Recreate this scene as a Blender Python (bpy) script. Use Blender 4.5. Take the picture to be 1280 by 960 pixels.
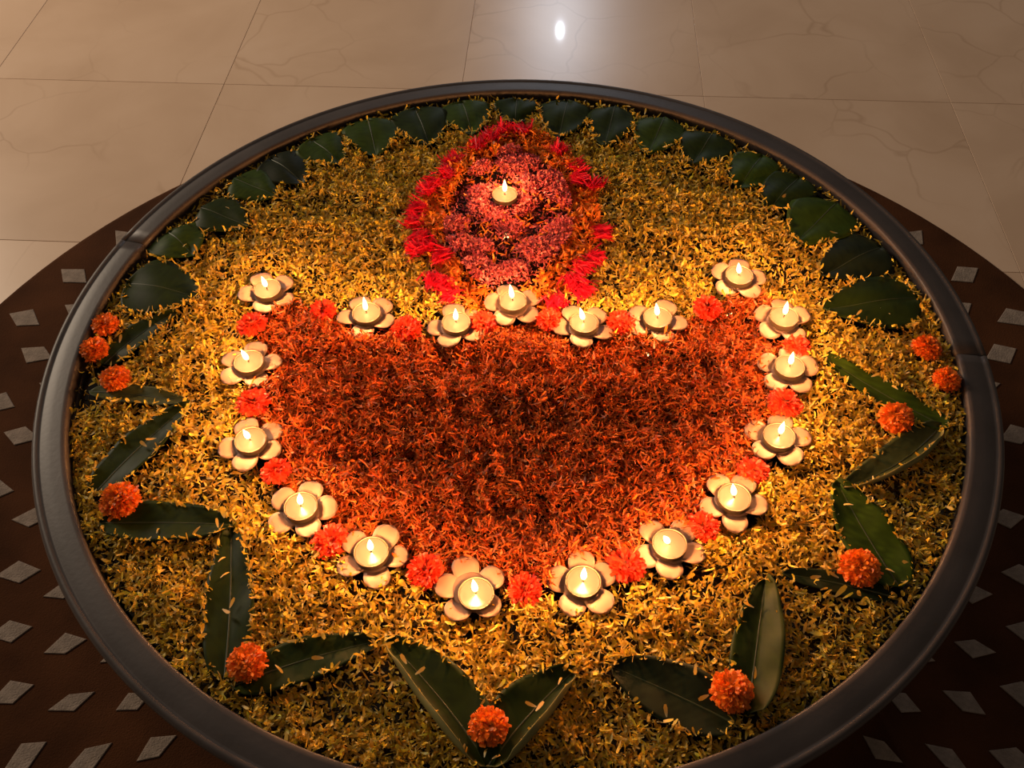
import bpy, math, random
import numpy as np
from mathutils import Matrix, Vector

for o in list(bpy.data.objects):
    bpy.data.objects.remove(o)
scene = bpy.context.scene
C = scene.collection
rng = np.random.default_rng(7)
random.seed(7)
PI = math.pi

# ------------------------------------------------------------------ camera
F = 1200.0
CAM_Z = 1.369
TH, ROLL = math.radians(50.13), math.radians(0.64)
Rb = np.array([[1, 0, 0], [0, -math.sin(TH), -math.cos(TH)], [0, math.cos(TH), -math.sin(TH)]])
cr, sr = math.cos(ROLL), math.sin(ROLL)
R = np.array([[cr, sr, 0], [-sr, cr, 0], [0, 0, 1]]) @ Rb       # rows: right, down, forward
cd = bpy.data.cameras.new('camera')
cam = bpy.data.objects.new('camera', cd)
C.objects.link(cam)
cd.sensor_fit = 'HORIZONTAL'
cd.sensor_width = 36.0
cd.lens = F / 1280 * 36.0
cd.clip_start = 0.02
m = Matrix.Identity(4)
for i in range(3):
    m[i][0], m[i][1], m[i][2] = R[0, i], -R[1, i], -R[2, i]
m[2][3] = CAM_Z
cam.matrix_world = m
scene.camera = cam


def at(x, y, z):
    """point of the place at height z that was measured at photo pixel x, y"""
    d = np.array([(x - 640) / F, (y - 480) / F, 1.0]) @ R
    t = (z - CAM_Z) / d[2]
    return Vector((d[0] * t, d[1] * t, z))


# ------------------------------------------------------------------ world, lamps, exposure
w = bpy.data.worlds.new('world')
scene.world = w
w.use_nodes = True
w.node_tree.nodes['Background'].inputs[0].default_value = (1.0, 0.77, 0.58, 1)
w.node_tree.nodes['Background'].inputs[1].default_value = 0.10

def lamp(name, kind, loc, power, col, target=None, **kw):
    l = bpy.data.lights.new(name, kind)
    l.energy = power
    l.color = col
    for k, v in kw.items():
        setattr(l, k, v)
    o = bpy.data.objects.new(name, l)
    o.location = loc
    if target is not None:
        o.rotation_euler = (Vector(target) - Vector(loc)).to_track_quat('-Z', 'Y').to_euler()
    C.objects.link(o)
    return o

lamp('ceiling_light', 'AREA', (-4.3, 4.0, 2.7), 215, (1.0, 0.79, 0.58), target=(-1.4, 2.4, 0.0), shape='DISK', size=1.6)
LAMP_P = at(700, 38, 0.0)
dvec = Vector((LAMP_P.x, LAMP_P.y, -CAM_Z))
LAMP_POS = LAMP_P + Vector((dvec.x, dvec.y, CAM_Z)) * (2.75 / CAM_Z)
lamp('ceiling_downlight', 'SPOT', LAMP_POS, 100, (0.80, 0.88, 1.0), target=(LAMP_P.x, LAMP_P.y, 0), shadow_soft_size=0.016,
     spot_size=math.radians(80), spot_blend=0.6)

vs = scene.view_settings
vs.view_transform = 'Standard'
vs.look = 'None'
vs.exposure = 0.0
vs.gamma = 1.0
vs.use_curve_mapping = False

# ------------------------------------------------------------------ materials
def mat(name):
    mt = bpy.data.materials.new(name)
    mt.use_nodes = True
    nt = mt.node_tree
    return mt, nt, nt.nodes['Principled BSDF']

def N(nt, kind, **kw):
    n = nt.nodes.new(kind)
    for k, v in kw.items():
        setattr(n, k, v)
    return n

def ramp(nt, stops):
    r = N(nt, 'ShaderNodeValToRGB')
    e = r.color_ramp.elements
    e[0].position, e[0].color = stops[0][0], (*stops[0][1], 1)
    e[1].position, e[1].color = stops[-1][0], (*stops[-1][1], 1)
    for p, c in stops[1:-1]:
        x = e.new(p)
        x.color = (*c, 1)
    return r

def plain(name, col, rough=0.5, metal=0.0, noise=0.0, scale=30, bump=0.0, bscale=200, coat=0.0):
    mt, nt, b = mat(name)
    b.inputs['Roughness'].default_value = rough
    b.inputs['Metallic'].default_value = metal
    b.inputs['Coat Weight'].default_value = coat
    tc = N(nt, 'ShaderNodeTexCoord')
    nz = N(nt, 'ShaderNodeTexNoise')
    nz.inputs['Scale'].default_value = scale
    nz.inputs['Detail'].default_value = 4
    nt.links.new(tc.outputs['Object'], nz.inputs['Vector'])
    lo = tuple(c * (1 - noise) for c in col)
    hi = tuple(min(1, c * (1 + noise)) for c in col)
    rp = ramp(nt, [(0.3, lo), (0.7, hi)])
    nt.links.new(nz.outputs['Fac'], rp.inputs[0])
    nt.links.new(rp.outputs[0], b.inputs['Base Color'])
    if bump:
        n2 = N(nt, 'ShaderNodeTexNoise')
        n2.inputs['Scale'].default_value = bscale
        n2.inputs['Detail'].default_value = 5
        nt.links.new(tc.outputs['Object'], n2.inputs['Vector'])
        bp = N(nt, 'ShaderNodeBump')
        bp.inputs['Strength'].default_value = bump
        bp.inputs['Distance'].default_value = 0.003
        nt.links.new(n2.outputs['Fac'], bp.inputs['Height'])
        nt.links.new(bp.outputs[0], b.inputs['Normal'])
    return mt

def petal_mat(name, transl=0.35, rough=0.7):
    """thin petals: own colour per petal, part of the light comes through"""
    mt = bpy.data.materials.new(name)
    mt.use_nodes = True
    nt = mt.node_tree
    nt.nodes.clear()
    out = N(nt, 'ShaderNodeOutputMaterial')
    at_ = N(nt, 'ShaderNodeAttribute', attribute_name='Col')
    d = N(nt, 'ShaderNodeBsdfDiffuse')
    t = N(nt, 'ShaderNodeBsdfTranslucent')
    g = N(nt, 'ShaderNodeBsdfGlossy')
    g.inputs['Roughness'].default_value = 0.45
    g.inputs['Color'].default_value = (1, 1, 1, 1)
    mx = N(nt, 'ShaderNodeMixShader')
    mx.inputs[0].default_value = transl
    m2 = N(nt, 'ShaderNodeMixShader')
    m2.inputs[0].default_value = 0.02
    nt.links.new(at_.outputs['Color'], d.inputs['Color'])
    nt.links.new(at_.outputs['Color'], t.inputs['Color'])
    nt.links.new(d.outputs[0], mx.inputs[1])
    nt.links.new(t.outputs[0], mx.inputs[2])
    nt.links.new(mx.outputs[0], m2.inputs[1])
    nt.links.new(g.outputs[0], m2.inputs[2])
    nt.links.new(m2.outputs[0], out.inputs['Surface'])
    return mt

def tile_mat():
    mt, nt, b = mat('beige_marble')
    tc = N(nt, 'ShaderNodeTexCoord')
    oi = N(nt, 'ShaderNodeObjectInfo')
    mul = N(nt, 'ShaderNodeVectorMath', operation='MULTIPLY_ADD')
    cmb = N(nt, 'ShaderNodeCombineXYZ')
    for i in range(3):
        nt.links.new(oi.outputs['Random'], cmb.inputs[i])
    mul.inputs[1].default_value = (37, 53, 71)
    nt.links.new(cmb.outputs[0], mul.inputs[0])
    nt.links.new(tc.outputs['Object'], mul.inputs[2])
    n1 = N(nt, 'ShaderNodeTexNoise')
    n1.inputs['Scale'].default_value = 3.2
    n1.inputs['Detail'].default_value = 6
    n1.inputs['Distortion'].default_value = 0.6
    nt.links.new(mul.outputs[0], n1.inputs['Vector'])
    rp = ramp(nt, [(0.3, (0.52, 0.36, 0.245)), (0.55, (0.59, 0.42, 0.295)), (0.75, (0.63, 0.46, 0.335))])
    nt.links.new(n1.outputs['Fac'], rp.inputs[0])
    # thin darker veins
    vd = N(nt, 'ShaderNodeTexNoise')
    vd.inputs['Scale'].default_value = 5
    nt.links.new(mul.outputs[0], vd.inputs['Vector'])
    ad = N(nt, 'ShaderNodeVectorMath', operation='MULTIPLY_ADD')
    ad.inputs[1].default_value = (0.18, 0.18, 0.18)
    nt.links.new(vd.outputs['Color'], ad.inputs[0])
    nt.links.new(mul.outputs[0], ad.inputs[2])
    vo = N(nt, 'ShaderNodeTexVoronoi', feature='DISTANCE_TO_EDGE')
    vo.inputs['Scale'].default_value = 4.2
    nt.links.new(ad.outputs[0], vo.inputs['Vector'])
    vr = ramp(nt, [(0.0, (0.84, 0.81, 0.78)), (0.022, (1, 1, 1))])
    nt.links.new(vo.outputs['Distance'], vr.inputs[0])
    # only some of the veins show
    vm = N(nt, 'ShaderNodeTexNoise')
    vm.inputs['Scale'].default_value = 2.5
    nt.links.new(mul.outputs[0], vm.inputs['Vector'])
    vmr = ramp(nt, [(0.45, (0, 0, 0)), (0.62, (1, 1, 1))])
    nt.links.new(vm.outputs['Fac'], vmr.inputs[0])
    mx = N(nt, 'ShaderNodeMixRGB', blend_type='MULTIPLY')
    nt.links.new(vmr.outputs[0], mx.inputs[0])
    nt.links.new(rp.outputs[0], mx.inputs[1])
    nt.links.new(vr.outputs[0], mx.inputs[2])
    nt.links.new(mx.outputs[0], b.inputs['Base Color'])
    b.inputs['Roughness'].default_value = 0.30
    b.inputs['Specular IOR Level'].default_value = 0.5
    b.inputs['Coat Weight'].default_value = 0.25
    b.inputs['Coat Roughness'].default_value = 0.03
    return mt

M = {}
M['tile'] = tile_mat()
M['grout'] = plain('grout', (0.42, 0.31, 0.22), 0.9, noise=0.15)
M['rug'] = plain('brown_rug', (0.058, 0.021, 0.008), 0.95, noise=0.30, scale=9, bump=0.5, bscale=500)
M['patch'] = plain('pale_patch', (0.24, 0.19, 0.155), 0.9, noise=0.22, scale=70, bump=0.6, bscale=400)
M['bowl'] = plain('dark_bowl_metal', (0.054, 0.044, 0.042), 0.46, metal=0.0, noise=0.18, scale=14, bump=0.05, bscale=160)
M['bowl'].node_tree.nodes['Principled BSDF'].inputs['Specular IOR Level'].default_value = 0.28
for k_ in ('rug', 'patch'):
    M[k_].node_tree.nodes['Principled BSDF'].inputs['Specular IOR Level'].default_value = 0.08
M['water'] = plain('dark_water', (0.010, 0.006, 0.004), 0.08)
M['petal'] = petal_mat('thin_petal')
M['red_petal'] = petal_mat('red_petal', 0.40)
M['cream'] = plain('cream_flower_petal', (0.23, 0.135, 0.095), 0.55, noise=0.06, scale=25)
M['cream_heart'] = plain('cream_flower_heart', (0.17, 0.10, 0.07), 0.6, noise=0.08)
M['cup'] = plain('tealight_cup', (0.13, 0.095, 0.06), 0.45, metal=0.4, noise=0.05)
M['wick'] = plain('burnt_wick', (0.03, 0.02, 0.015), 0.9, noise=0.3)
M['midrib'] = plain('leaf_midrib', (0.034, 0.044, 0.010), 0.5, noise=0.15)
M['core'] = plain('marigold_core', (0.30, 0.05, 0.008), 0.9, noise=0.3, scale=300)

mt, nt, b = mat('candle_wax')
b.inputs['Base Color'].default_value = (0.095, 0.061, 0.052, 1)
b.inputs['Roughness'].default_value = 0.2
b.inputs['Specular IOR Level'].default_value = 0.2
b.inputs['Subsurface Weight'].default_value = 0.0
b.inputs['Subsurface Radius'].default_value = (0.008, 0.005, 0.002)
b.inputs['Subsurface Scale'].default_value = 1.0
M['wax'] = mt

mt = bpy.data.materials.new('flame')
mt.use_nodes = True
nt = mt.node_tree
nt.nodes.clear()
out = N(nt, 'ShaderNodeOutputMaterial')
em = N(nt, 'ShaderNodeEmission')
tr = N(nt, 'ShaderNodeBsdfTransparent')
ad = N(nt, 'ShaderNodeAddShader')
tc = N(nt, 'ShaderNodeTexCoord')
sp = N(nt, 'ShaderNodeSeparateXYZ')
rp = ramp(nt, [(0.0, (0.35, 0.10, 0.02)), (0.22, (1.0, 0.62, 0.22)), (0.7, (1.0, 0.80, 0.42)), (1.0, (1.0, 0.60, 0.18))])
nt.links.new(tc.outputs['Generated'], sp.inputs[0])
nt.links.new(sp.outputs['Z'], rp.inputs[0])
nt.links.new(rp.outputs[0], em.inputs['Color'])
em.inputs['Strength'].default_value = 4.0
nt.links.new(em.outputs[0], ad.inputs[0])
nt.links.new(tr.outputs[0], ad.inputs[1])
nt.links.new(ad.outputs[0], out.inputs['Surface'])
mt.cycles.emission_sampling = 'NONE'      # each flame carries its own point lamp
M['flame'] = mt

def leaf_mat(name, rough):
    mt, nt, b = mat(name)
    a = N(nt, 'ShaderNodeAttribute', attribute_name='Col')
    nt.links.new(a.outputs['Color'], b.inputs['Base Color'])
    b.inputs['Roughness'].default_value = rough
    b.inputs['Specular IOR Level'].default_value = 0.10
    return mt
M['mango'] = leaf_mat('mango_leaf', 0.50)
M['betel'] = leaf_mat('betel_leaf', 0.48)

# ------------------------------------------------------------------ mesh helpers
def link(name, me, parent=None, material=None, smooth=True):
    o = bpy.data.objects.new(name, me)
    C.objects.link(o)
    o.parent = parent
    if material is not None and not me.materials:
        me.materials.append(material)
    if smooth and len(me.polygons):
        me.polygons.foreach_set('use_smooth', [True] * len(me.polygons))
    return o

def pydata(name, v, f):
    me = bpy.data.meshes.new(name)
    me.from_pydata([tuple(x) for x in v], [], f)
    me.update()
    return me

def empty(name, loc=(0, 0, 0), rz=0.0):
    o = bpy.data.objects.new(name, None)
    o.empty_display_size = 0.02
    o.location = loc
    o.rotation_euler = (0, 0, rz)
    C.objects.link(o)
    return o

def tag(o, label=None, cat=None, group=None, kind=None):
    for k, v in (('label', label), ('category', cat), ('group', group), ('kind', kind)):
        if v:
            o[k] = v
    return o

def lathe(prof, n=48, closed=False, a0=0.0, a1=None):
    """revolve (r, z) points; with a1 an arc with end caps of a closed profile"""
    full = a1 is None
    steps = n if full else n + 1
    vs_, fs = [], []
    k = len(prof)
    for i in range(steps):
        a = a0 + (2 * PI if full else a1 - a0) * i / n
        for r, z in prof:
            vs_.append((r * math.cos(a), r * math.sin(a), z))
    for i in range(n):
        j = (i + 1) % steps
        for q in range(k if closed else k - 1):
            q2 = (q + 1) % k
            fs.append((i * k + q, j * k + q, j * k + q2, i * k + q2))
    if not full:
        fs.append(tuple(range(k)))
        fs.append(tuple(reversed(range(n * k, n * k + k))))
    return vs_, fs

def set_cols(me, cols):
    a = me.color_attributes.new('Col', 'FLOAT_COLOR', 'POINT')
    c = np.ones((len(cols), 4), np.float32)
    c[:, :3] = cols
    a.data.foreach_set('color', c.ravel())

def strips(name, P, L, W, yaw, pitch, roll, curl, col, prof=(0.3, 0.8, 1.0, 0.55), tipcol=None, basecol=None):
    """many small curved petals in one mesh: 4 cross sections of 2 points each"""
    n = len(P)
    T = np.array([0.0, 0.35, 0.72, 1.0])
    t = np.repeat(T, 2)[None, :]
    s = np.tile([-0.5, 0.5], 4)[None, :]
    wp = np.repeat(np.array(prof), 2)[None, :]
    ang = curl[:, None] * t                        # bends along its length
    k = np.where(np.abs(curl) < 1e-3, 1e-3, curl)[:, None]
    lx = L[:, None] * np.sin(ang) / k
    lz = L[:, None] * (1 - np.cos(ang)) / k
    lx = lx - L[:, None] * 0.45
    ly = W[:, None] * s * wp
    # roll about x
    cr_, sr_ = np.cos(roll)[:, None], np.sin(roll)[:, None]
    y1, z1 = ly * cr_ - lz * sr_, ly * sr_ + lz * cr_
    cp, sp_ = np.cos(pitch)[:, None], np.sin(pitch)[:, None]
    x2, z2 = lx * cp - z1 * sp_, lx * sp_ + z1 * cp
    cy, sy = np.cos(yaw)[:, None], np.sin(yaw)[:, None]
    x3, y3 = x2 * cy - y1 * sy, x2 * sy + y1 * cy
    V = np.stack([x3 + P[:, 0:1], y3 + P[:, 1:2], z2 + P[:, 2:3]], -1).reshape(-1, 3).astype(np.float32)
    base = (np.arange(n) * 8)[:, None, None]
    q = np.array([[0, 2, 3, 1], [2, 4, 5, 3], [4, 6, 7, 5]])[None]
    FQ = (base + q).reshape(-1).astype(np.int32)
    nf = n * 3
    me = bpy.data.meshes.new(name)
    me.vertices.add(n * 8)
    me.vertices.foreach_set('co', V.ravel())
    me.loops.add(nf * 4)
    me.loops.foreach_set('vertex_index', FQ)
    me.polygons.add(nf)
    me.polygons.foreach_set('loop_start', np.arange(nf, dtype=np.int32) * 4)
    me.polygons.foreach_set('use_smooth', np.ones(nf, dtype=bool))
    me.update(calc_edges=True)
    cc = np.repeat(col[:, None, :], 8, 1)
    if basecol is not None:
        f = np.clip(1 - t / 0.45, 0, 1)[..., None]
        cc = cc * (1 - f) + np.array(basecol)[None, None, :] * f
    set_cols(me, cc.reshape(-1, 3))
    return me

def inpoly(x, y, poly):
    inside = np.zeros(len(x), bool)
    n = len(poly)
    for i in range(n):
        x1, y1 = poly[i]
        x2, y2 = poly[(i + 1) % n]
        c = ((y1 > y) != (y2 > y))
        with np.errstate(divide='ignore', invalid='ignore'):
            xi = (x2 - x1) * (y - y1) / (y2 - y1) + x1
        inside ^= c & (x < xi)
    return inside

# ------------------------------------------------------------------ the room: tiled floor
RIM_Z = 0.4165
BC = Vector((0.00625, 0.875, 0.0))            # centre of bowl and rug
ta = math.radians(3.65)
eu = Vector((math.cos(ta), -math.sin(ta), 0))
ev = Vector((math.sin(ta), math.cos(ta), 0))
T0 = Vector((-0.718, 2.14, 0))
TS = 0.601
fl = link('floor', pydata('floor', [(-4.6, -2.4, -0.03), (4.6, -2.4, -0.03), (4.6, 9.2, -0.03), (-4.6, 9.2, -0.03), (-4.6, -2.4, -0.0013), (4.6, -2.4, -0.0013), (4.6, 9.2, -0.0013), (-4.6, 9.2, -0.0013)],
                              [(0, 3, 2, 1), (4, 5, 6, 7), (0, 1, 5, 4), (1, 2, 6, 5), (2, 3, 7, 6), (3, 0, 4, 7)]), None, M['grout'], smooth=False)
tag(fl, 'polished beige marble tile floor around the round rug', 'floor', kind='structure')
h = TS / 2 - 0.00035
c_ = 0.0007
tv = [(-h, -h, -0.012), (h, -h, -0.012), (h, h, -0.012), (-h, h, -0.012), (-h, -h, -c_), (h, -h, -c_), (h, h, -c_), (-h, h, -c_),
      (-h + c_, -h + c_, 0), (h - c_, -h + c_, 0), (h - c_, h - c_, 0), (-h + c_, h - c_, 0)]
tf = [(0, 1, 5, 4), (1, 2, 6, 5), (2, 3, 7, 6), (3, 0, 4, 7), (4, 5, 9, 8), (5, 6, 10, 9), (6, 7, 11, 10), (7, 4, 8, 11), (8, 9, 10, 11)]
tile_me = pydata('tile', tv, tf)
tile_me.materials.append(M['tile'])
for i in range(-6, 8):
    for j in range(-7, 11):
        o = bpy.data.objects.new('tile', tile_me)
        C.objects.link(o)
        o.parent = fl
        o.location = T0 + eu * (TS * (i + 0.5)) + ev * (TS * (j + 0.5))
        o.rotation_euler = (0, 0, -ta)

wl = link('wall_back', pydata('wall_back', [(-4.6, 9.0, -0.03), (4.6, 9.0, -0.03), (4.6, 9.2, -0.03), (-4.6, 9.2, -0.03), (-4.6, 9.0, 2.9), (4.6, 9.0, 2.9), (4.6, 9.2, 2.9), (-4.6, 9.2, 2.9)],
                                  [(0, 3, 2, 1), (4, 5, 6, 7), (0, 1, 5, 4), (1, 2, 6, 5), (2, 3, 7, 6), (3, 0, 4, 7)]), None, plain('wall_paint', (0.55, 0.44, 0.33), 0.8, noise=0.04), smooth=False)
tag(wl, 'plain beige painted wall at the far end of the hall', 'wall', kind='structure')

# ------------------------------------------------------------------ round rug with diamond patches
RUG_R = 1.137
rug = empty('round_rug', BC)
tag(rug, 'round dark brown rug with rings of pale diamond patches under the bowl', 'rug')
v, f = lathe([(0, 0.0006), (RUG_R, 0.0006), (RUG_R + 0.002, 0.003), (RUG_R, 0.006), (RUG_R - 0.006, 0.007), (0, 0.007)], 128)
link('rug_field', pydata('rug_field', v, f), rug, M['rug'], smooth=False)
rings = [(0.650, 0), (0.728, 1), (0.806, 0), (0.890, 1), (0.975, 0), (1.063, 1)]
step = 2 * PI / 49
for r, ph in rings:
    ln = 0.060 + (r - 0.65) / 0.413 * 0.020
    wd = 0.030 + (r - 0.65) / 0.413 * 0.024
    for k in range(4):                       # four slightly uneven cuts, shared around the ring
        jit = np.random.default_rng(int(r * 1000) + k).normal(0, 0.0022, (4, 2))
        base = np.array([(-ln / 2, 0), (0, -wd / 2), (ln / 2, 0), (0, wd / 2)]) + jit
        vv = [(x, y, 0.0066) for x, y in base] + [(x, y, 0.0082) for x, y in base] + [(x * 0.95, y * 0.95, 0.0088) for x, y in base]
        ff = [(8, 9, 10, 11)] + [(a, (a + 1) % 4, 4 + (a + 1) % 4, 4 + a) for a in range(4)] + [(4 + a, 4 + (a + 1) % 4, 8 + (a + 1) % 4, 8 + a) for a in range(4)]
        me = pydata('diamond_patch', vv, ff)
        me.materials.append(M['patch'])
        for q in range(k, 49, 4):
            a = math.radians(-2.6) + step * (q + 0.5 * ph)
            o = bpy.data.objects.new('diamond_patch', me)
            C.objects.link(o)
            o.parent = rug
            o.location = (r * math.cos(a), r * math.sin(a), 0)
            o.rotation_euler = (0, 0, a + random.gauss(0, 0.04))

# ------------------------------------------------------------------ the wide bowl
bowl = empty('urli_bowl', (BC.x, BC.y, 0.007))
tag(bowl, 'wide dark grey metal bowl with a flat rim holding floating petals', 'bowl')
BZ = 0.007
prof = [(0.0, 0.001), (0.27, 0.001), (0.29, 0.006), (0.39, 0.05), (0.49, 0.14), (0.548, 0.25), (0.576, 0.34), (0.592, 0.385),
        (0.582, 0.388), (0.5815, 0.36), (0.566, 0.33), (0.54, 0.25), (0.48, 0.15), (0.38, 0.065), (0.28, 0.022), (0.0, 0.018)]
v, f = lathe(prof, 128)
link('bowl_body', pydata('bowl_body', v, f), bowl, M['bowl'])
z0 = RIM_Z - BZ
rim = [(0.5825, z0 - 0.030), (0.5825, z0 - 0.006), (0.5835, z0 - 0.002), (0.5855, z0 - 0.0003), (0.590, z0 - 0.0005), (0.600, z0 - 0.0012), (0.610, z0 - 0.0022),
       (0.6135, z0 - 0.0034), (0.6155, z0 - 0.0036), (0.6175, z0 - 0.0024), (0.6205, z0 - 0.0018), (0.6235, z0 - 0.003), (0.6255, z0 - 0.007),
       (0.6250, z0 - 0.013), (0.6220, z0 - 0.018), (0.612, z0 - 0.022), (0.598, z0 - 0.026), (0.593, z0 - 0.030)]
s1 = at(153, 298, RIM_Z) - BC
s2 = at(1207, 442, RIM_Z) - BC
aS = [math.atan2(s2.y, s2.x), math.atan2(s1.y, s1.x), math.radians(268)]
gap = 0.0016
for k in range(3):
    a0, a1 = aS[k], aS[(k + 1) % 3]
    if a1 < a0:
        a1 += 2 * PI
    v, f = lathe(rim, 64, closed=True, a0=a0 + gap, a1=a1 - gap)
    o = link('rim_segment', pydata('rim_segment', v, f), bowl, M['bowl'])

# water in the bowl
ZP = 0.4040                                     # level of the petals
v, f = lathe([(0, ZP - 0.035), (0.572, ZP - 0.035), (0.579, ZP - 0.012), (0, ZP - 0.012)], 96)
wt = link('water', pydata('water', v, f), None, M['water'], smooth=False)
wt.location = (BC.x, BC.y, 0)
tag(wt, 'dark water filling the bowl beneath the petals', 'water', kind='stuff')

# ------------------------------------------------------------------ layout of the floating pattern (measured in the photo)
def W2(pts, z=ZP + 0.004):
    return [tuple(at(x, y, z)[:2]) for x, y in pts]

LAMP_SHAPE = W2([(326, 372), (345, 384), (372, 372), (385, 388), (430, 408), (500, 414), (560, 424), (610, 412), (640, 400), (690, 405), (740, 420), (800, 418), (850, 405), (885, 380), (915, 372), (950, 366), (962, 372), (978, 415), (990, 440), (985, 480), (985, 520),
                 (965, 575), (950, 600), (905, 650), (860, 680), (800, 705), (740, 718), (690, 735), (640, 728), (580, 720), (530, 715), (480, 695), (430, 675), (385, 640), (345, 595), (325, 560), (320, 520), (310, 490), (330, 450), (315, 410)])
PINK = W2([(612, 190), (640, 178), (668, 185), (700, 210), (714, 245), (716, 285), (695, 318), (665, 348), (640, 362), (600, 352), (575, 322), (553, 290), (556, 252), (575, 218)], ZP + .012)
RING = W2([(610, 160), (640, 152), (690, 168), (725, 200), (746, 235), (752, 280), (738, 322), (712, 360), (700, 402), (650, 412), (600, 402), (575, 372), (545, 335), (525, 290), (524, 260), (535, 235), (560, 200)], ZP + .006)
GAP = W2([(84, 470), (95, 448), (135, 455), (128, 478), (145, 488), (118, 505), (88, 505)])

# tealights: wax centre, a petal of the flower below (pixel), flame lean, place along the outline
SIDE_A, SIDE_B = 'three-marigold side', 'two-marigold side'
ORD = ['', 'first', 'second', 'third', 'fourth', 'fifth', 'sixth', 'seventh', 'eighth', 'ninth', 'tenth', 'eleventh']
TEA = [  # x, y, petal px, (flame lean x, y), side, count
    (641, 376, (614, 376), (-.25, .1), None, 0),
    (570, 403, (588, 395), (.05, 0), 'A', 1),
    (458, 391, (480, 380), (0, 0), 'A', 2),
    (334, 361, (358, 349), (-.15, -.2), 'A', 3),
    (311, 452, (286, 445), (-.2, -.35), 'A', 4),
    (313, 550, (341, 534), (-.2, -.3), 'A', 5),
    (376, 633, (391, 607), (.2, .1), 'A', 6),
    (464, 690, (500, 694), (.1, 0), 'A', 7),
    (595, 742, (583, 703), (-.15, .1), 'A', 8),
    (730, 403, (749, 391), (-.5, .2), 'B', 1),
    (822, 397, (804, 388), (-.35, .0), 'B', 2),
    (924, 344, (926, 326), (-.45, -.3), 'B', 3),
    (980, 396, (956, 391), (-.1, .0), 'B', 4),
    (987, 458, (959, 451), (-.1, .0), 'B', 5),
    (974, 545, (938, 533), (0, 0), 'B', 6),
    (918, 622, (895, 603), (-.45, .2), 'B', 7),
    (837, 680, (812, 656), (-.8, -.3), 'B', 8),
    (729, 727, (724, 696), (0, .1), 'B', 9),
]
SOLO = (631, 243)
RED = [  # red flower heads between the tealights
    (604, 401, 'A', 1), (507, 408, 'A', 2), (403, 385, 'A', 3), (314, 402, 'A', 4), (316, 500, 'A', 5), (344, 586, 'A', 6), (412, 673, 'A', 7), (531, 711, 'A', 8),
    (687, 397, 'B', 1), (778, 400, 'B', 2), (885, 381, 'B', 3), (997, 430, 'B', 4), (982, 501, 'B', 5), (942, 587, 'B', 6), (880, 655, 'B', 7), (783, 704, 'B', 8), (656, 734, 'B', 9)]
BALLS = [  # x, y, diameter px, label
    (130, 402, 31, 'orange marigold head under the edge of the largest betel leaf by the bowl rim'),
    (116, 433, 33, 'orange marigold head touching the rim, middle one of the cluster of three'),
    (142, 470, 35, 'orange marigold head beside the small dark patch of open water'),
    (149, 622, 47, 'orange marigold head between two mango leaves, nearest the open water patch'),
    (307, 826, 46, 'orange marigold head in the V of mango leaves opposite the water patch side'),
    (611, 905, 47, 'round domed orange marigold head between two mango leaves with pale folded edges'),
    (916, 862, 51, 'orange marigold head next to the strongly veined mango leaf'),
    (1077, 706, 47, 'orange marigold head with darker centre on a curled narrow mango leaf'),
    (1122, 519, 40, 'orange marigold head below the long mango leaf on the two-marigold side'),
    (1160, 431, 34, 'loose-petalled orange marigold head near the last betel leaf'),
    (1185, 471, 33, 'small orange marigold head touching the bowl rim near the rim seam')]
# betel leaves along the far rim: base px, tip px, width m, tone
BETEL = [
    ((140, 352), (244, 368), 0.088, 0), ((196, 287), (240, 316), 0.076, 1), ((252, 262), (306, 280), 0.066, 0), ((287, 222), (342, 243), 0.060, 1), ((328, 192), (378, 226), 0.068, 3),
    ((382, 168), (424, 202), 0.068, 1), ((453, 140), (470, 191), 0.076, 1), ((517, 132), (536, 178), 0.078, 0), ((576, 120), (590, 165), 0.072, 1), ((646, 122), (644, 152), 0.062, 0),
    ((710, 127), (699, 168), 0.072, 0), ((770, 132), (757, 178), 0.066, 0), ((835, 142), (812, 189), 0.070, 1), ((897, 162), (868, 202), 0.078, 0), ((968, 184), (925, 232), 0.066, 1),
    ((1010, 216), (963, 259), 0.068, 0), ((1066, 247), (999, 299), 0.088, 1), ((1120, 305), (1033, 341), 0.078, 3), ((1165, 372), (1038, 384), 0.082, 0)]
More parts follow.
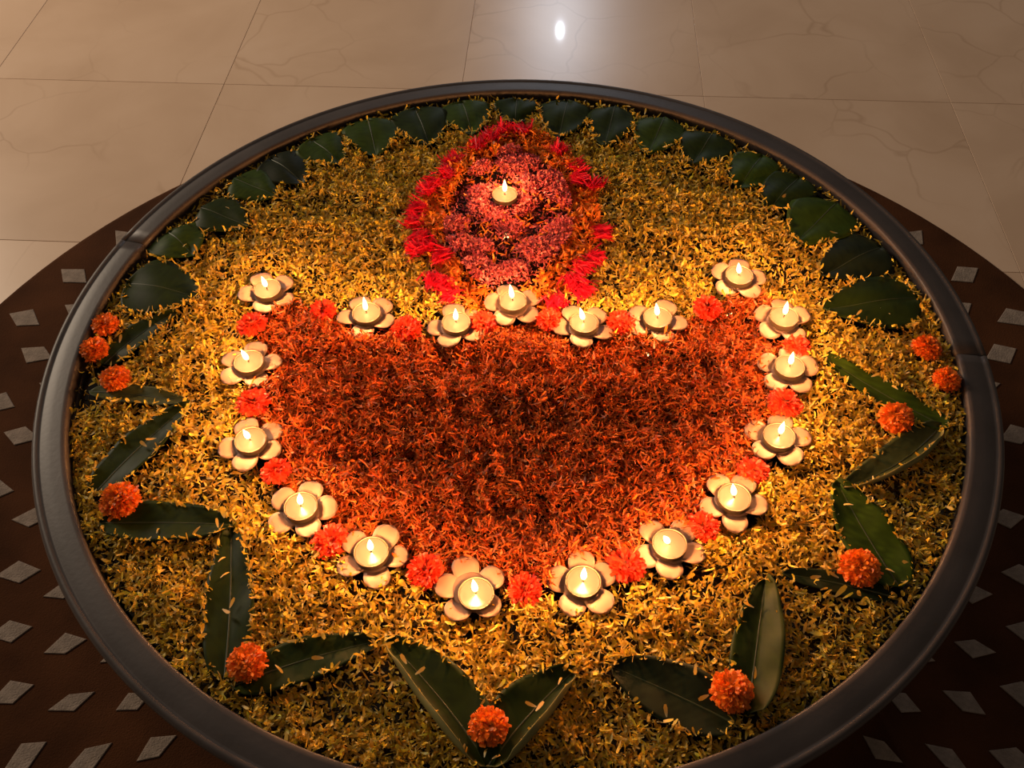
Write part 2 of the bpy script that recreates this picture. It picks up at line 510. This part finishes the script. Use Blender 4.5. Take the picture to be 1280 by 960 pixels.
# mango leaves: base px, tip px, width m, bow, curled side (+1 left of base->tip, -1 right, 0 none), tone, label
MANGO = [
    ((128, 457), (221, 388), 0.036, 0.10, 0, 0, 'mango leaf pointing from the cluster of three marigolds toward the largest betel leaf'),
    ((112, 490), (238, 503), 0.026, 0.05, 0, 2, 'narrow dull grey-green mango leaf lying beside the open water patch'),
    ((92, 628), (238, 503), 0.044, 0.06, 0, 0, 'broad dark mango leaf meeting the narrow grey-green one tip to tip'),
    ((103, 664), (296, 655), 0.046, 0.02, 0, 0, 'straight dark mango leaf lying just below a marigold, strewn with loose petals'),
    ((262, 872), (288, 656), 0.047, -0.03, 0, 0, 'long mango leaf with pale midrib whose tip touches the petal-strewn leaf'),
    ((272, 880), (474, 800), 0.043, 0.05, 0, 0, 'mango leaf under the same marigold as the pale-midrib leaf, tip toward folded leaf'),
    ((612, 1000), (482, 798), 0.054, -0.05, 1, 0, 'dark mango leaf with a long pale folded edge beside the domed marigold'),
    ((606, 1000), (720, 836), 0.054, 0.06, -1, 0, 'mango leaf with green curled edge on other side of the domed marigold'),
    ((938, 938), (764, 832), 0.060, -0.02, 0, 3, 'broad nearly black mango leaf with a clear herringbone of veins'),
    ((946, 915), (957, 724), 0.046, 0.0, -2, 0, 'upright two-tone mango leaf, one half paler, with a white midrib'),
    ((1118, 746), (978, 716), 0.026, -0.04, 0, 4, 'short narrow mango leaf running under the dark-centred marigold'),
    ((1150, 752), (1046, 600), 0.058, 0.03, 0, 1, 'bright green ribbed mango leaf next to the dark-centred marigold'),
    ((1210, 540), (1026, 441), 0.038, 0.06, 0, 1, 'slender mango leaf reaching the bowl rim below the two rim marigolds'),
    ((1176, 533), (1054, 610), 0.040, 0.12, 1, 2, 'arched mango leaf with pale folded lower edge beside a marigold')]

# ------------------------------------------------------------------ leaves
TONE = {0: (0.014, 0.025, 0.003), 1: (0.025, 0.047, 0.003), 2: (0.055, 0.065, 0.022), 3: (0.011, 0.016, 0.006), 4: (0.012, 0.018, 0.005)}
PALE = np.array((0.19, 0.17, 0.06))
LEAF_POLYS, LEAF_FULL = [], []

def leaf_points(P0, P1, W, fn, bow, curl, kind, seed, zb, zt):
    r_ = np.random.default_rng(seed)
    nu, nv = 26, 12
    d = P1 - P0
    L = d.length
    ux = d.normalized()
    uy = Vector((-ux.y, ux.x, 0)).normalized()
    V, shade = [], []
    ph = r_.uniform(0, 6)
    for i in range(nu + 1):
        t = i / nu
        hw = W / 2 * fn(t)
        cb = bow * L * 4 * t * (1 - t) * 0.5
        zc = zb + (zt - zb) * t
        for j in range(nv + 1):
            s = -1 + 2 * j / nv
            y = s * hw
            z = zc
            pale = 0.0
            if kind == 'mango':
                z += 0.0035 * abs(s) * (W / 0.045) - 0.001 + 0.0016 * math.sin(t * 15 + ph + 2 * s) * abs(s)
                z += 0.0006 * math.sin((t * L * 1000 - abs(y) * 900) / 8.0 * 2 * PI) * min(1, abs(s) * 3) * (1 - abs(s))
            else:
                z += 0.004 * (1 - s * s) * math.sin(PI * min(1, t + .1)) - 0.002 * math.exp(-(s * 6) ** 2) + 0.0015 * math.sin(t * 7 + ph + 3 * s)
            if curl in (1, -1) and s * curl > 0.22:
                # the outer margin folds up and over, showing the pale underside
                e = (s * curl - 0.22) / 0.78
                a = e * 2.5 * min(1, 5 * t * (1 - t) + .25)
                rr = hw * 0.78 / 2.5
                y = curl * (hw * 0.22 + rr * math.sin(a) * 1.05)
                z = z * 1.0 + rr * (1 - math.cos(a)) * 0.8
                pale = min(1, max(0, (e - 0.30) * 4))
            if curl == -2 and s < 0:
                z += 0.010 * abs(s)
                pale = 0.10 * min(1, abs(s) * 4) * (1 - .3 * math.sin(t * 60) ** 2)
            V.append(P0 + ux * (t * L) + uy * (y + cb) + Vector((0, 0, z - P0.z)))
            shade.append(pale)
    return V, shade, nu, nv, L, ux, uy

def build_leaf(name, P0, P1, W, fn, bow, curl, kind, tone, seed, zb, zt, material):
    V, shade, nu, nv, L, ux, uy = leaf_points(P0, P1, W, fn, bow, curl, kind, seed, zb, zt)
    root = empty(name, (P0.x, P0.y, zb))
    F_ = []
    for i in range(nu):
        for j in range(nv):
            a = i * (nv + 1) + j
            F_.append((a, a + nv + 1, a + nv + 2, a + 1))
    o0 = Vector((P0.x, P0.y, zb))
    me = pydata('blade', [p - o0 for p in V], F_)
    cols = []
    r_ = np.random.default_rng(seed + 99)
    base = np.array(TONE[tone])
    for i in range(nu + 1):
        for j in range(nv + 1):
            s = -1 + 2 * j / nv
            c = base * (1 + 0.12 * r_.normal())
            # side veins a little paler than the blade
            if kind == 'mango' and tone in (1, 3):
                vv = math.sin((i / nu * L * 1000 - abs(s) * W * 450) / 9.0 * 2 * PI)
                c = c * (1 + (0.45 if vv > 0.5 else 0) * (1 - abs(s)))
            c = c * (1 - shade[i * (nv + 1) + j]) + PALE * shade[i * (nv + 1) + j]
            cols.append(np.clip(c, 0, 1))
    set_cols(me, np.array(cols))
    bl = link('blade', me, root, material)
    sm = bl.modifiers.new('thickness', 'SOLIDIFY')
    sm.thickness = 0.0006
    sm.offset = 0
    # midrib: a thin tapering ridge
    mv, mf = [], []
    for i in range(nu + 1):
        p = V[i * (nv + 1) + nv // 2] - o0
        wv = (0.0011 if kind == 'mango' else 0.0008) * (1 - 0.75 * i / nu) + 0.0002
        for dy, dz in ((-wv, 0.0003), (0, 0.0003 + wv * 0.9), (wv, 0.0003)):
            mv.append(p + uy * dy + Vector((0, 0, dz)))
    for i in range(nu):
        for j in range(2):
            a = i * 3 + j
            mf.append((a, a + 3, a + 4, a + 1))
    link('midrib', pydata('midrib', mv, mf), root, M['midrib'])
    # outline for keeping the loose petals out from under the leaf
    ring = [V[i * (nv + 1)] for i in range(nu + 1)] + [V[i * (nv + 1) + nv] for i in range(nu, -1, -1)]
    cx = sum((p.x for p in ring)) / len(ring)
    cy = sum((p.y for p in ring)) / len(ring)
    LEAF_FULL.append([(p.x, p.y) for p in ring])
    inner = []
    k_ = len(ring) // 2
    for q, p in enumerate(ring):
        c = (p + ring[len(ring) - 1 - q]) / 2
        e = c + (p - c) * (0.97 if curl or kind == 'betel' else 0.94)
        inner.append((cx + (e.x - cx) * 0.96, cy + (e.y - cy) * 0.96))
    LEAF_POLYS.append(inner)
    return root

def f_mango(t):
    return max(0.02, math.sin(PI * min(1, max(0, t)) ** 0.85) ** 0.45 * (1 - 0.25 * t ** 3))

def f_betel(t):
    base = math.sqrt(max(0.0, 1 - (1 - min(1, t / 0.22)) ** 2))
    return max(0.02, base * math.sin(PI * (0.10 + 0.90 * t) ** 0.70) ** 0.62 * (1 - 0.12 * t ** 2))

for i, (b0, t0, W, tone) in enumerate(BETEL):
    z = ZP + 0.003
    P0, P1 = at(*b0, z), at(*t0, z)
    rr = (P0 - BC).to_2d()
    if rr.length > 0.570:                        # keep the stalk end inside the rim
        k = 0.570 / rr.length
        P0 = Vector((BC.x + rr.x * k, BC.y + rr.y * k, z))
    o = build_leaf('betel_leaf', P0, P1 + (P1 - P0) * 0.08, W * 1.28, f_betel, 0.0, 0, 'betel', tone, 100 + i, z + 0.003, z - 0.001, M['betel'])
    n_a, n_b = i + 1, len(BETEL) - i
    if n_a <= 10:
        lab = 'rounded green betel leaf along the rim, %s from the three-marigold end of the row' % ORD[n_a]
    else:
        lab = 'rounded green betel leaf along the rim, %s from the two-marigold end of the row' % ORD[n_b]
    tag(o, lab, 'leaf', 'betel leaves along the rim')

for i, (b0, t0, W, bow, curl, tone, lab) in enumerate(MANGO):
    z = ZP + 0.0025
    P0, P1 = at(*b0, z), at(*t0, z)
    rr = (P0 - BC).to_2d()
    if rr.length > 0.562:
        k = 0.562 / rr.length
        P0 = Vector((BC.x + rr.x * k, BC.y + rr.y * k, z))
    o = build_leaf('mango_leaf', P0, P1, W * (1.38 if curl in (1, -1) else 1.20), f_mango, bow, curl, 'mango', tone, 300 + i, z + 0.0015 * (i % 2), z - 0.001, M['mango'])
    tag(o, lab, 'leaf', 'mango leaves set in V pairs')
LEAF_ON = ['the betel leaf %s from the %s-marigold end' % ((ORD[q + 1], 'three') if q < 10 else (ORD[len(BETEL) - q], 'two')) for q in range(len(BETEL))] + ['the mango leaf by the three clustered marigolds', 'the narrow grey-green mango leaf', 'the broad dark mango leaf near the open water', 'the straight mango leaf under a marigold',
           'the mango leaf with long pale midrib', 'the mango leaf beside the pale-midrib leaf', 'the mango leaf with pale folded edge', 'the mango leaf with green curled edge', 'the nearly black veined mango leaf',
           'the two-tone mango leaf', 'the short narrow mango leaf', 'the bright green ribbed mango leaf', 'the slender mango leaf below the rim marigolds', 'the arched mango leaf']

# ------------------------------------------------------------------ cream flowers and tealights
CR = 0.0193                                    # radius of a tealight cup

def bent_petal(L, W, seed):
    r_ = np.random.default_rng(seed)
    nu, nv = 8, 6
    V, F_ = [], []
    tw = r_.normal(0, 0.10)
    for i in range(nu + 1):
        t = i / nu
        hw = W / 2 * (0.66 + 0.34 * math.sin(PI * min(1, t * 0.62 + 0.10))) * math.sqrt(max(0.0, 1 - max(0, (t - 0.45) / 0.55) ** 2.4) + 0.02)
        for j in range(nv + 1):
            s = -1 + 2 * j / nv
            z = 0.0030 * math.sin(PI * min(1, t * 0.75)) + 0.0012 * s * s * math.sin(PI * t * .8) + tw * s * hw
            V.append((0.013 + t * L, s * hw, z))
    for i in range(nu):
        for j in range(nv):
            a = i * (nv + 1) + j
            F_.append((a, a + nv + 1, a + nv + 2, a + 1))
    me = pydata('petal', V, F_)
    me.materials.append(M['cream'])
    me.polygons.foreach_set('use_smooth', [True] * len(me.polygons))
    return me

PET = [bent_petal(0.0275 + 0.0012 * (k % 3), 0.031 - 0.001 * (k % 2), 40 + k) for k in range(6)]
hv, hf = lathe([(0, -0.001), (0.020, -0.001), (0.0225, 0.0006), (0.020, 0.0020), (0, 0.0022)], 20)
HEART = pydata('flower_heart', hv, hf)
ch = 0.0092
v, f = lathe([(0, 0.0), (CR - 0.0012, 0.0), (CR, 0.0012), (CR, ch - 0.0006), (CR + 0.0005, ch), (CR - 0.0003, ch + 0.0002), (CR - 0.0006, ch - 0.001), (CR - 0.0008, 0.0015), (0, 0.0012)], 40)
CUP = pydata('cup', v, f)
v, f = lathe([(0, 0.002), (CR - 0.0012, 0.002), (CR - 0.0010, ch - 0.0008), (CR - 0.0018, ch - 0.0013), (CR - 0.005, ch - 0.0018), (0.003, ch - 0.0018), (0.0015, ch - 0.0012), (0, ch - 0.001)], 40)
WAX = pydata('wax', v, f)
v, f = lathe([(0, 0), (0.0008, 0), (0.0007, 0.006), (0.0003, 0.0072), (0, 0.0074)], 8)
WICK = pydata('wick', v, f)
fp = [(0, 0), (0.0016, 0.0008), (0.0030, 0.0035), (0.0036, 0.007), (0.0033, 0.011), (0.0024, 0.0155), (0.0012, 0.020), (0.0004, 0.0232), (0, 0.0245)]
v, f = lathe(fp, 14)
FLAME = pydata('flame', v, f)
for me, mm in ((CUP, 'cup'), (WAX, 'wax'), (WICK, 'wick'), (FLAME, 'flame'), (HEART, 'cream_heart')):
    me.materials.append(M[mm])
    me.polygons.foreach_set('use_smooth', [True] * len(me.polygons))

CANDLE_W = 0.84
CANDLE_COL = (1.0, 0.41, 0.125)
TEALS, FLOWERS = [], []

def put(name, me, parent, loc=(0, 0, 0), rot=(0, 0, 0)):
    o = bpy.data.objects.new(name, me)
    C.objects.link(o)
    o.parent = parent
    o.location = loc
    o.rotation_euler = rot
    return o

def tealight(x, y, lean, label, group, zbase, sc=1.0, power=1.0):
    P = at(x, y, zbase + ch - 0.001)
    t = empty('tealight', (P.x, P.y, zbase))
    tag(t, label, 'candle', group)
    put('cup', CUP, t)
    put('wax', WAX, t)
    rot = (-lean[1] * 0.6, lean[0] * 0.6, random.uniform(0, 6))
    e = Matrix.Rotation(lean[0] * 0.5, 3, 'Y') @ Matrix.Rotation(-lean[1] * 0.5, 3, 'X')
    wk = put('wick', WICK, t, (0, 0, ch - 0.0014))
    wk.rotation_euler = e.to_euler()
    fl_ = put('flame', FLAME, t, (lean[0] * 0.002, lean[1] * 0.002, ch + 0.0035))
    fl_.rotation_euler = e.to_euler()
    fl_.scale = (1, 1, sc)
    l = bpy.data.lights.new('flame_light', 'POINT')
    l.energy = CANDLE_W * power
    l.color = CANDLE_COL
    l.shadow_soft_size = 0.006
    lo = bpy.data.objects.new('flame_light', l)
    C.objects.link(lo)
    lo.parent = t
    c = e @ Vector((0, 0, 0.018))
    lo.location = (c.x, c.y, ch + 0.005 + c.z)
    TEALS.append((P.x, P.y))
    return t

for i, (x, y, pp, lean, side, cnt) in enumerate(TEA):
    zf = ZP + 0.005
    Pc = at(x, y, zf + 0.0018 + ch - 0.001)
    if (x, y) == (595, 742):
        Pc = at(588, 732, zf + 0.0018 + ch - 0.001)
    Pd = at(*pp, zf + 0.006)
    a0 = math.atan2(Pd.y - Pc.y, Pd.x - Pc.x)
    fr = empty('cream_flower', (Pc.x, Pc.y, zf))
    side_txt = {'A': SIDE_A, 'B': SIDE_B, None: ''}[side]
    if side is None:
        fl_lab = 'cream five-petalled flower under the tealight that touches the pink motif'
        t_lab = 'lit tealight on the orange outline right where the pink motif touches it'
    else:
        fl_lab = 'cream five-petalled flower, %s from the pink motif along the orange outline, %s' % (ORD[cnt], side_txt)
        t_lab = 'lit tealight, %s from the pink motif along the orange outline, on the %s' % (ORD[cnt], side_txt)
    tag(fr, fl_lab, 'flower', 'cream flowers under the tealights')
    put('flower_heart', HEART, fr)
    for k in range(5):
        pt = put('petal', PET[(i + k) % 6], fr, (0, 0, 0.0008 * (k % 2)), (0, random.uniform(-.05, .05), a0 + k * 2 * PI / 5 + random.gauss(0, 0.07)))
        sm = pt.modifiers.new('thickness', 'SOLIDIFY')
        sm.thickness = 0.0014
    FLOWERS.append((Pc.x, Pc.y))
    tealight(x, y, lean, t_lab, 'tealights along the orange outline', zf + 0.0018, random.uniform(0.9, 1.1))
tealight(*SOLO, (0, 0), 'lit tealight standing alone on the mound of pink florets', 'tealights along the orange outline', ZP + 0.010, 1.0, 1.0)

# ------------------------------------------------------------------ marigold heads
def jitter(col, n, hue, val, r_):
    c = np.array(col)[None] * np.exp(r_.normal(0, val, (n, 1)))
    c = c * np.exp(r_.normal(0, hue, (n, 3)))
    return np.clip(c, 0, 1)

def head_mesh(seed, Rr, Hh, col, n=420, hollow=0.0):
    """a full double flower: ruffled petals in a spiral over a dome"""
    r_ = np.random.default_rng(seed)
    k = np.arange(n) + 0.5
    u = k / n
    phi = np.arccos(1 - 1.25 * u)                 # from the top to a little under the widest line
    th_ = k * 2.39996 + r_.normal(0, 0.15, n)
    rad = 0.80 + r_.normal(0, 0.05, n)
    x, y = Rr * rad * np.sin(phi) * np.cos(th_), Rr * rad * np.sin(phi) * np.sin(th_)
    z = Hh * rad * np.cos(phi) + Hh * 0.28
    if hollow:
        z -= hollow * np.exp(-(np.sin(phi) / 0.42) ** 2) * Hh
    P = np.stack([x, y, z], 1)
    pitch = (PI / 2 - phi) * 0.85 + r_.normal(0, 0.25, n)
    L = Rr * (0.34 + 0.14 * np.sin(phi)) * np.exp(r_.normal(0, .12, n))
    Wd = Rr * 0.19 * np.exp(r_.normal(0, .15, n))
    c = jitter(col, n, 0.05, 0.16, r_)
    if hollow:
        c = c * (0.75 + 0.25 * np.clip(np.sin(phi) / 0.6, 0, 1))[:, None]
    me = strips('petal_head', P, L, Wd, th_ + r_.normal(0, .2, n), pitch, r_.normal(0, 0.5, n), -0.7 + r_.normal(0, .5, n), c, prof=(0.5, 0.85, 1.0, 0.7))
    me.materials.append(M['petal'])
    return me

OR = [head_mesh(60 + k, 0.0205, 0.0165, (0.82, 0.20, 0.014)) for k in range(4)]
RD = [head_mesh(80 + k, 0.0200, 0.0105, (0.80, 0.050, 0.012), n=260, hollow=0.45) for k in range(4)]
v, f = lathe([(0, 0.0), (0.008, 0.0005), (0.0135, 0.005), (0.0125, 0.010), (0.006, 0.0145), (0, 0.0155)], 16)
CORE = pydata('core', v, f)
CORE.materials.append(M['core'])
v, f = lathe([(0, 0.0), (0.009, 0.0005), (0.014, 0.003), (0.012, 0.006), (0.006, 0.0066), (0, 0.0062)], 16)
CORE2 = pydata('core', v, f)
CORE2.materials.append(M['core'])
HEADS = []
for i, (x, y, dpx, lab) in enumerate(BALLS):
    P = at(x, y, ZP + 0.015)
    mpp = (P - Vector((0, 0, CAM_Z))).dot(Vector(R[2])) / F
    sc = dpx * mpp / 0.0405
    t = empty('marigold', (P.x, P.y, ZP + 0.0045))
    rr = (P - BC).to_2d()
    tag(t, lab, 'flower', 'whole orange marigolds by the rim')
    a = put('petal_head', OR[i % 4], t, rot=(0, 0, i * 1.3))
    b = put('core', CORE, t)
    a.scale = b.scale = (sc, sc, sc)
    t.rotation_euler = (random.uniform(-.12, .12), random.uniform(-.12, .12), 0)
    HEADS.append((P.x, P.y, 0.016))
for i, (x, y, side, cnt) in enumerate(RED):
    P = at(x, y, ZP + 0.011)
    t = empty('red_marigold', (P.x, P.y, ZP + 0.003))
    tag(t, 'scarlet flower head between tealights, %s from the pink motif, %s' % (ORD[cnt], {'A': SIDE_A, 'B': SIDE_B}[side]), 'flower', 'scarlet flower heads along the orange outline')
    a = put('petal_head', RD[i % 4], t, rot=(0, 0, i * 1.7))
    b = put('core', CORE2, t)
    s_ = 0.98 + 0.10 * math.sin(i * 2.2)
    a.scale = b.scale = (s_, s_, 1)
    t.rotation_euler = (random.uniform(-.15, .15), random.uniform(-.15, .15), 0)
    HEADS.append((P.x, P.y, 0.013))

# ------------------------------------------------------------------ crimson petal tufts round the pink motif
TUFT_A = [(598, 181), (613, 171), (628, 161), (655, 162), (569, 199), (562, 216), (546, 226), (534, 238), (526, 258), (521, 276), (527, 292), (537, 306), (523, 311), (556, 316), (541, 343), (556, 351), (567, 366)]
TUFT_B = [(697, 187), (717, 207), (720, 222), (743, 231), (748, 288), (740, 318), (724, 330), (714, 346), (725, 358), (695, 372)]

def tuft_mesh(seed):
    r_ = np.random.default_rng(seed)
    n = 90
    yaw = r_.normal(0, 0.45, n)
    ln = 0.024 * np.exp(r_.normal(0, .2, n))
    P = np.stack([0.005 * np.cos(yaw) + r_.normal(0, .003, n), 0.007 * np.sin(yaw) + r_.normal(0, .0065, n), 0.002 + r_.uniform(0, 0.007, n)], 1)
    c = jitter((0.80, 0.009, 0.038), n, 0.06, 0.14, r_)
    me = strips('petal_tuft', P, ln, np.full(n, 0.0022), yaw, r_.normal(0.10, 0.16, n), r_.normal(0, .6, n), r_.normal(-0.4, .4, n), c)
    me.materials.append(M['red_petal'])
    return me
TU = [tuft_mesh(500 + k) for k in range(5)]
MC = at(635, 270, ZP)
for i, (x, y) in enumerate(TUFT_A + TUFT_B):
    P = at(x, y, ZP + 0.010)
    o = bpy.data.objects.new('crimson_petal_tuft', TU[i % 5])
    C.objects.link(o)
    o.location = (P.x, P.y, ZP + 0.004)
    o.rotation_euler = (0, 0, math.atan2(P.y - MC.y, P.x - MC.x) + random.gauss(0, 0.5))
    if i < len(TUFT_A):
        tag(o, 'tuft of crimson petals edging the pink motif on the three-marigold side', 'petals', 'crimson tufts, three-marigold side')
    else:
        tag(o, 'crimson petal tuft, %s from the betel leaves on the two-marigold side of the pink motif' % ORD[i - len(TUFT_A) + 1], 'petals', 'crimson tufts, two-marigold side')

# ------------------------------------------------------------------ the petal carpet (uncountable)
KX = rng.normal(0, 1, (24, 2)) * np.repeat([60, 110, 170], 8)[:, None]
KP = rng.uniform(0, 6.28, 24)
KA = np.repeat([0.0011, 0.0009, 0.0007], 8) * rng.uniform(.5, 1.2, 24)
def bumps(x, y):
    return (KA[None] * np.sin(x[:, None] * KX[:, 0] + y[:, None] * KX[:, 1] + KP[None])).sum(1)

def clear_of(x, y, pts, rad):
    ok = np.ones(len(x), bool)
    for p in pts:
        r_ = p[2] if len(p) > 2 else rad
        ok &= (x - p[0]) ** 2 + (y - p[1]) ** 2 > r_ ** 2
    return ok

def scatter(n):
    r_ = 0.5800 * np.sqrt(rng.uniform(0, 1, n))
    a = rng.uniform(0, 2 * PI, n)
    return BC.x + r_ * np.cos(a), BC.y + r_ * np.sin(a)

def keep_common(x, y):
    ok = clear_of(x, y, TEALS, CR + 0.003)
    nearfl = ~clear_of(x, y, FLOWERS, 0.033)
    ok &= ~(nearfl & (rng.uniform(0, 1, len(x)) < 0.97))
    ok &= ~(~clear_of(x, y, HEADS, 0.013) & (rng.uniform(0, 1, len(x)) < 0.9))
    return ok

# yellow
x, y = scatter(128000)
inl, inr = inpoly(x, y, LAMP_SHAPE), inpoly(x, y, RING)
ok = ~inl & ~inr & keep_common(x, y)
inleaf = np.zeros(len(x), bool)
for p in LEAF_POLYS:
    inleaf |= inpoly(x, y, p)
ok &= ~(inleaf & (rng.uniform(0, 1, len(x)) < 0.97))
ok &= ~(inpoly(x, y, GAP) & (rng.uniform(0, 1, len(x)) < 0.93))
dens = bumps(x * 0.6 + 3, y * 0.6)                # thinner and thicker spots
ok &= ~((dens < -0.0012) & (rng.uniform(0, 1, len(x)) < 0.45))
rad_ = np.hypot(x - BC.x, y - BC.y)
ok &= ~((rad_ > 0.548) & (y > BC.y + 0.12) & (rng.uniform(0, 1, len(x)) < 0.62))    # few petals behind the betel leaves
x, y = x[ok], y[ok]
n = len(x)
low = np.zeros(n, bool)
z = ZP - 0.006 + bumps(x, y) + rng.uniform(0, 0.0085, n)
inleaf = inleaf[ok]
z[inleaf] = ZP - 0.006
edge = np.zeros(n, bool)
for p in LEAF_FULL:
    edge |= inpoly(x, y, p)
edge &= ~inleaf
z[edge] = ZP + 0.0035 + rng.uniform(0, 0.005, int(edge.sum()))
col = jitter((0.69, 0.435, 0.038), n, 0.06, 0.22, rng)
g = rng.uniform(0, 1, n) < 0.22
col[g] *= np.array((0.80, 0.95, 0.7))
P = np.stack([x, y, z], 1)
me = strips('yellow_petals', P, 0.0108 * np.exp(rng.normal(0, .22, n)), 0.0031 * np.exp(rng.normal(0, .25, n)), rng.uniform(0, 2 * PI, n),
            rng.normal(0, 0.55, n), rng.normal(0, 0.8, n), rng.normal(0, 1.2, n), col, basecol=(0.62, 0.50, 0.20))
o = link('yellow_petals', me, None, M['petal'])
tag(o, 'loose yellow marigold petals floating around the lamp pattern across the bowl', 'petals', kind='stuff')

# orange body of the lamp
x, y = scatter(200000)
ok = inpoly(x, y, LAMP_SHAPE) & keep_common(x, y)
x, y = x[ok], y[ok]
n = len(x)
z = ZP - 0.005 + bumps(x, y) * 1.2 + rng.uniform(0, 0.011, n)
col = jitter((0.46, 0.080, 0.007), n, 0.10, 0.42, rng)
g = rng.uniform(0, 1, n) < 0.10
col[g] *= np.array((0.35, 0.6, 0.8))
me = strips('orange_petals', np.stack([x, y, z], 1), 0.0118 * np.exp(rng.normal(0, .22, n)), 0.0021 * np.exp(rng.normal(0, .25, n)), rng.uniform(0, 2 * PI, n),
            rng.normal(0.05, 0.45, n), rng.normal(0, 0.8, n), rng.normal(0, 1.1, n), col, basecol=(0.62, 0.22, 0.05))
o = link('orange_petals', me, None, M['petal'])
tag(o, 'fine orange marigold petals filling the lamp shape inside the tealight outline', 'petals', kind='stuff')

# orange band between pink and crimson
x, y = scatter(120000)
ok = inpoly(x, y, RING) & ~inpoly(x, y, LAMP_SHAPE) & keep_common(x, y)
ok &= ~(inpoly(x, y, PINK) & (rng.uniform(0, 1, len(x)) < 0.93))
x, y = x[ok], y[ok]
n = len(x)
z = ZP - 0.005 + bumps(x, y) * 1.3 + rng.uniform(0, 0.012, n)
col = jitter((0.74, 0.20, 0.014), n, 0.12, 0.25, rng)
me = strips('orange_band_petals', np.stack([x, y, z], 1), 0.0115 * np.exp(rng.normal(0, .2, n)), 0.0030 * np.exp(rng.normal(0, .2, n)), rng.uniform(0, 2 * PI, n),
            rng.normal(0.05, 0.45, n), rng.normal(0, 0.8, n), rng.normal(0, 1.0, n), col)
o = link('orange_band_petals', me, None, M['petal'])
tag(o, 'band of orange marigold petals between the pink florets and crimson tufts', 'petals', kind='stuff')

# pink florets in clustered heads
x, y = scatter(600000)
ok = inpoly(x, y, PINK) & clear_of(x, y, TEALS, CR + 0.001)
x, y = x[ok][:15000], y[ok][:15000]
hx, hy = scatter(20000)
hk = inpoly(hx, hy, PINK)
hx, hy = hx[hk][:34], hy[hk][:34]
d2 = (x[:, None] - hx[None]) ** 2 + (y[:, None] - hy[None]) ** 2
near = np.sqrt(d2.min(1))
dome = np.sqrt(np.clip(1 - (near / 0.026) ** 2, 0, 1))
keep = rng.uniform(0, 1, len(x)) < (0.10 + 0.80 * dome)
x, y, dome = x[keep], y[keep], dome[keep]
n = len(x)
z = ZP - 0.004 + 0.013 * dome + rng.uniform(0, 0.004, n)
col = jitter((0.80, 0.17, 0.16), n, 0.08, 0.25, rng)
dk = rng.uniform(0, 1, n) < 0.30
col[dk] *= np.array((0.35, 0.25, 0.4))
me = strips('pink_florets', np.stack([x, y, z], 1), 0.0062 * np.exp(rng.normal(0, .2, n)), 0.0026 * np.exp(rng.normal(0, .2, n)), rng.uniform(0, 2 * PI, n),
            rng.normal(0.35, 0.5, n), rng.normal(0, 0.8, n), rng.normal(0, 0.9, n), col)
o = link('pink_florets', me, None, M['petal'])
tag(o, 'mound of tiny pink florets forming the flame motif around one tealight', 'petals', kind='stuff')

# ------------------------------------------------------------------ single loose petals lying on the leaves and the rim
LOOSE = [(197, 662), (246, 663), (272, 655), (190, 550), (180, 556), (277, 698), (280, 718), (290, 755), (283, 765), (398, 823), (378, 852), (349, 835), (365, 802),
         (664, 882), (674, 884), (700, 850), (555, 910), (553, 925), (525, 840), (505, 825), (621, 945), (606, 940), (798, 883), (832, 890), (880, 872), (862, 915), (945, 840), (936, 757),
         (1042, 720), (1020, 722), (1112, 712), (1118, 484), (1093, 470), (1106, 539), (1074, 558), (1110, 390), (1105, 386), (1073, 392), (1042, 292), (981, 245), (183, 362), (231, 306), (188, 406), (151, 425), (1135, 706), (1060, 630), (286, 260)]
LP = []
for k in range(5):
    r_ = np.random.default_rng(900 + k)
    o_ = np.ones(1)
    me = strips('loose_petal', np.array([[0, 0, 0.0014]]), 0.0125 * o_, (0.0026 + 0.0005 * k) * o_, 0 * o_, 0.05 * o_, r_.normal(0, .4) * o_, r_.normal(0, 1.0) * o_,
                jitter((0.70, 0.46, 0.08), 1, 0.05, 0.1, r_), basecol=(0.70, 0.60, 0.34))
    me.materials.append(M['petal'])
    LP.append(me)
for i, (x, y) in enumerate(LOOSE):
    P = at(x, y, ZP + 0.0065)
    on = [LEAF_ON[q] for q, pl in enumerate(LEAF_FULL) if inpoly(np.array([P.x]), np.array([P.y]), pl)[0]]
    if not on:
        continue
    on = on[-1]
    o = bpy.data.objects.new('loose_petal', LP[i % 5])
    C.objects.link(o)
    o.location = P
    o.rotation_euler = (0, 0, random.uniform(0, 6.28))
    tag(o, 'single loose yellow petal lying on %s' % on, 'petal', 'loose petals on %s' % on)
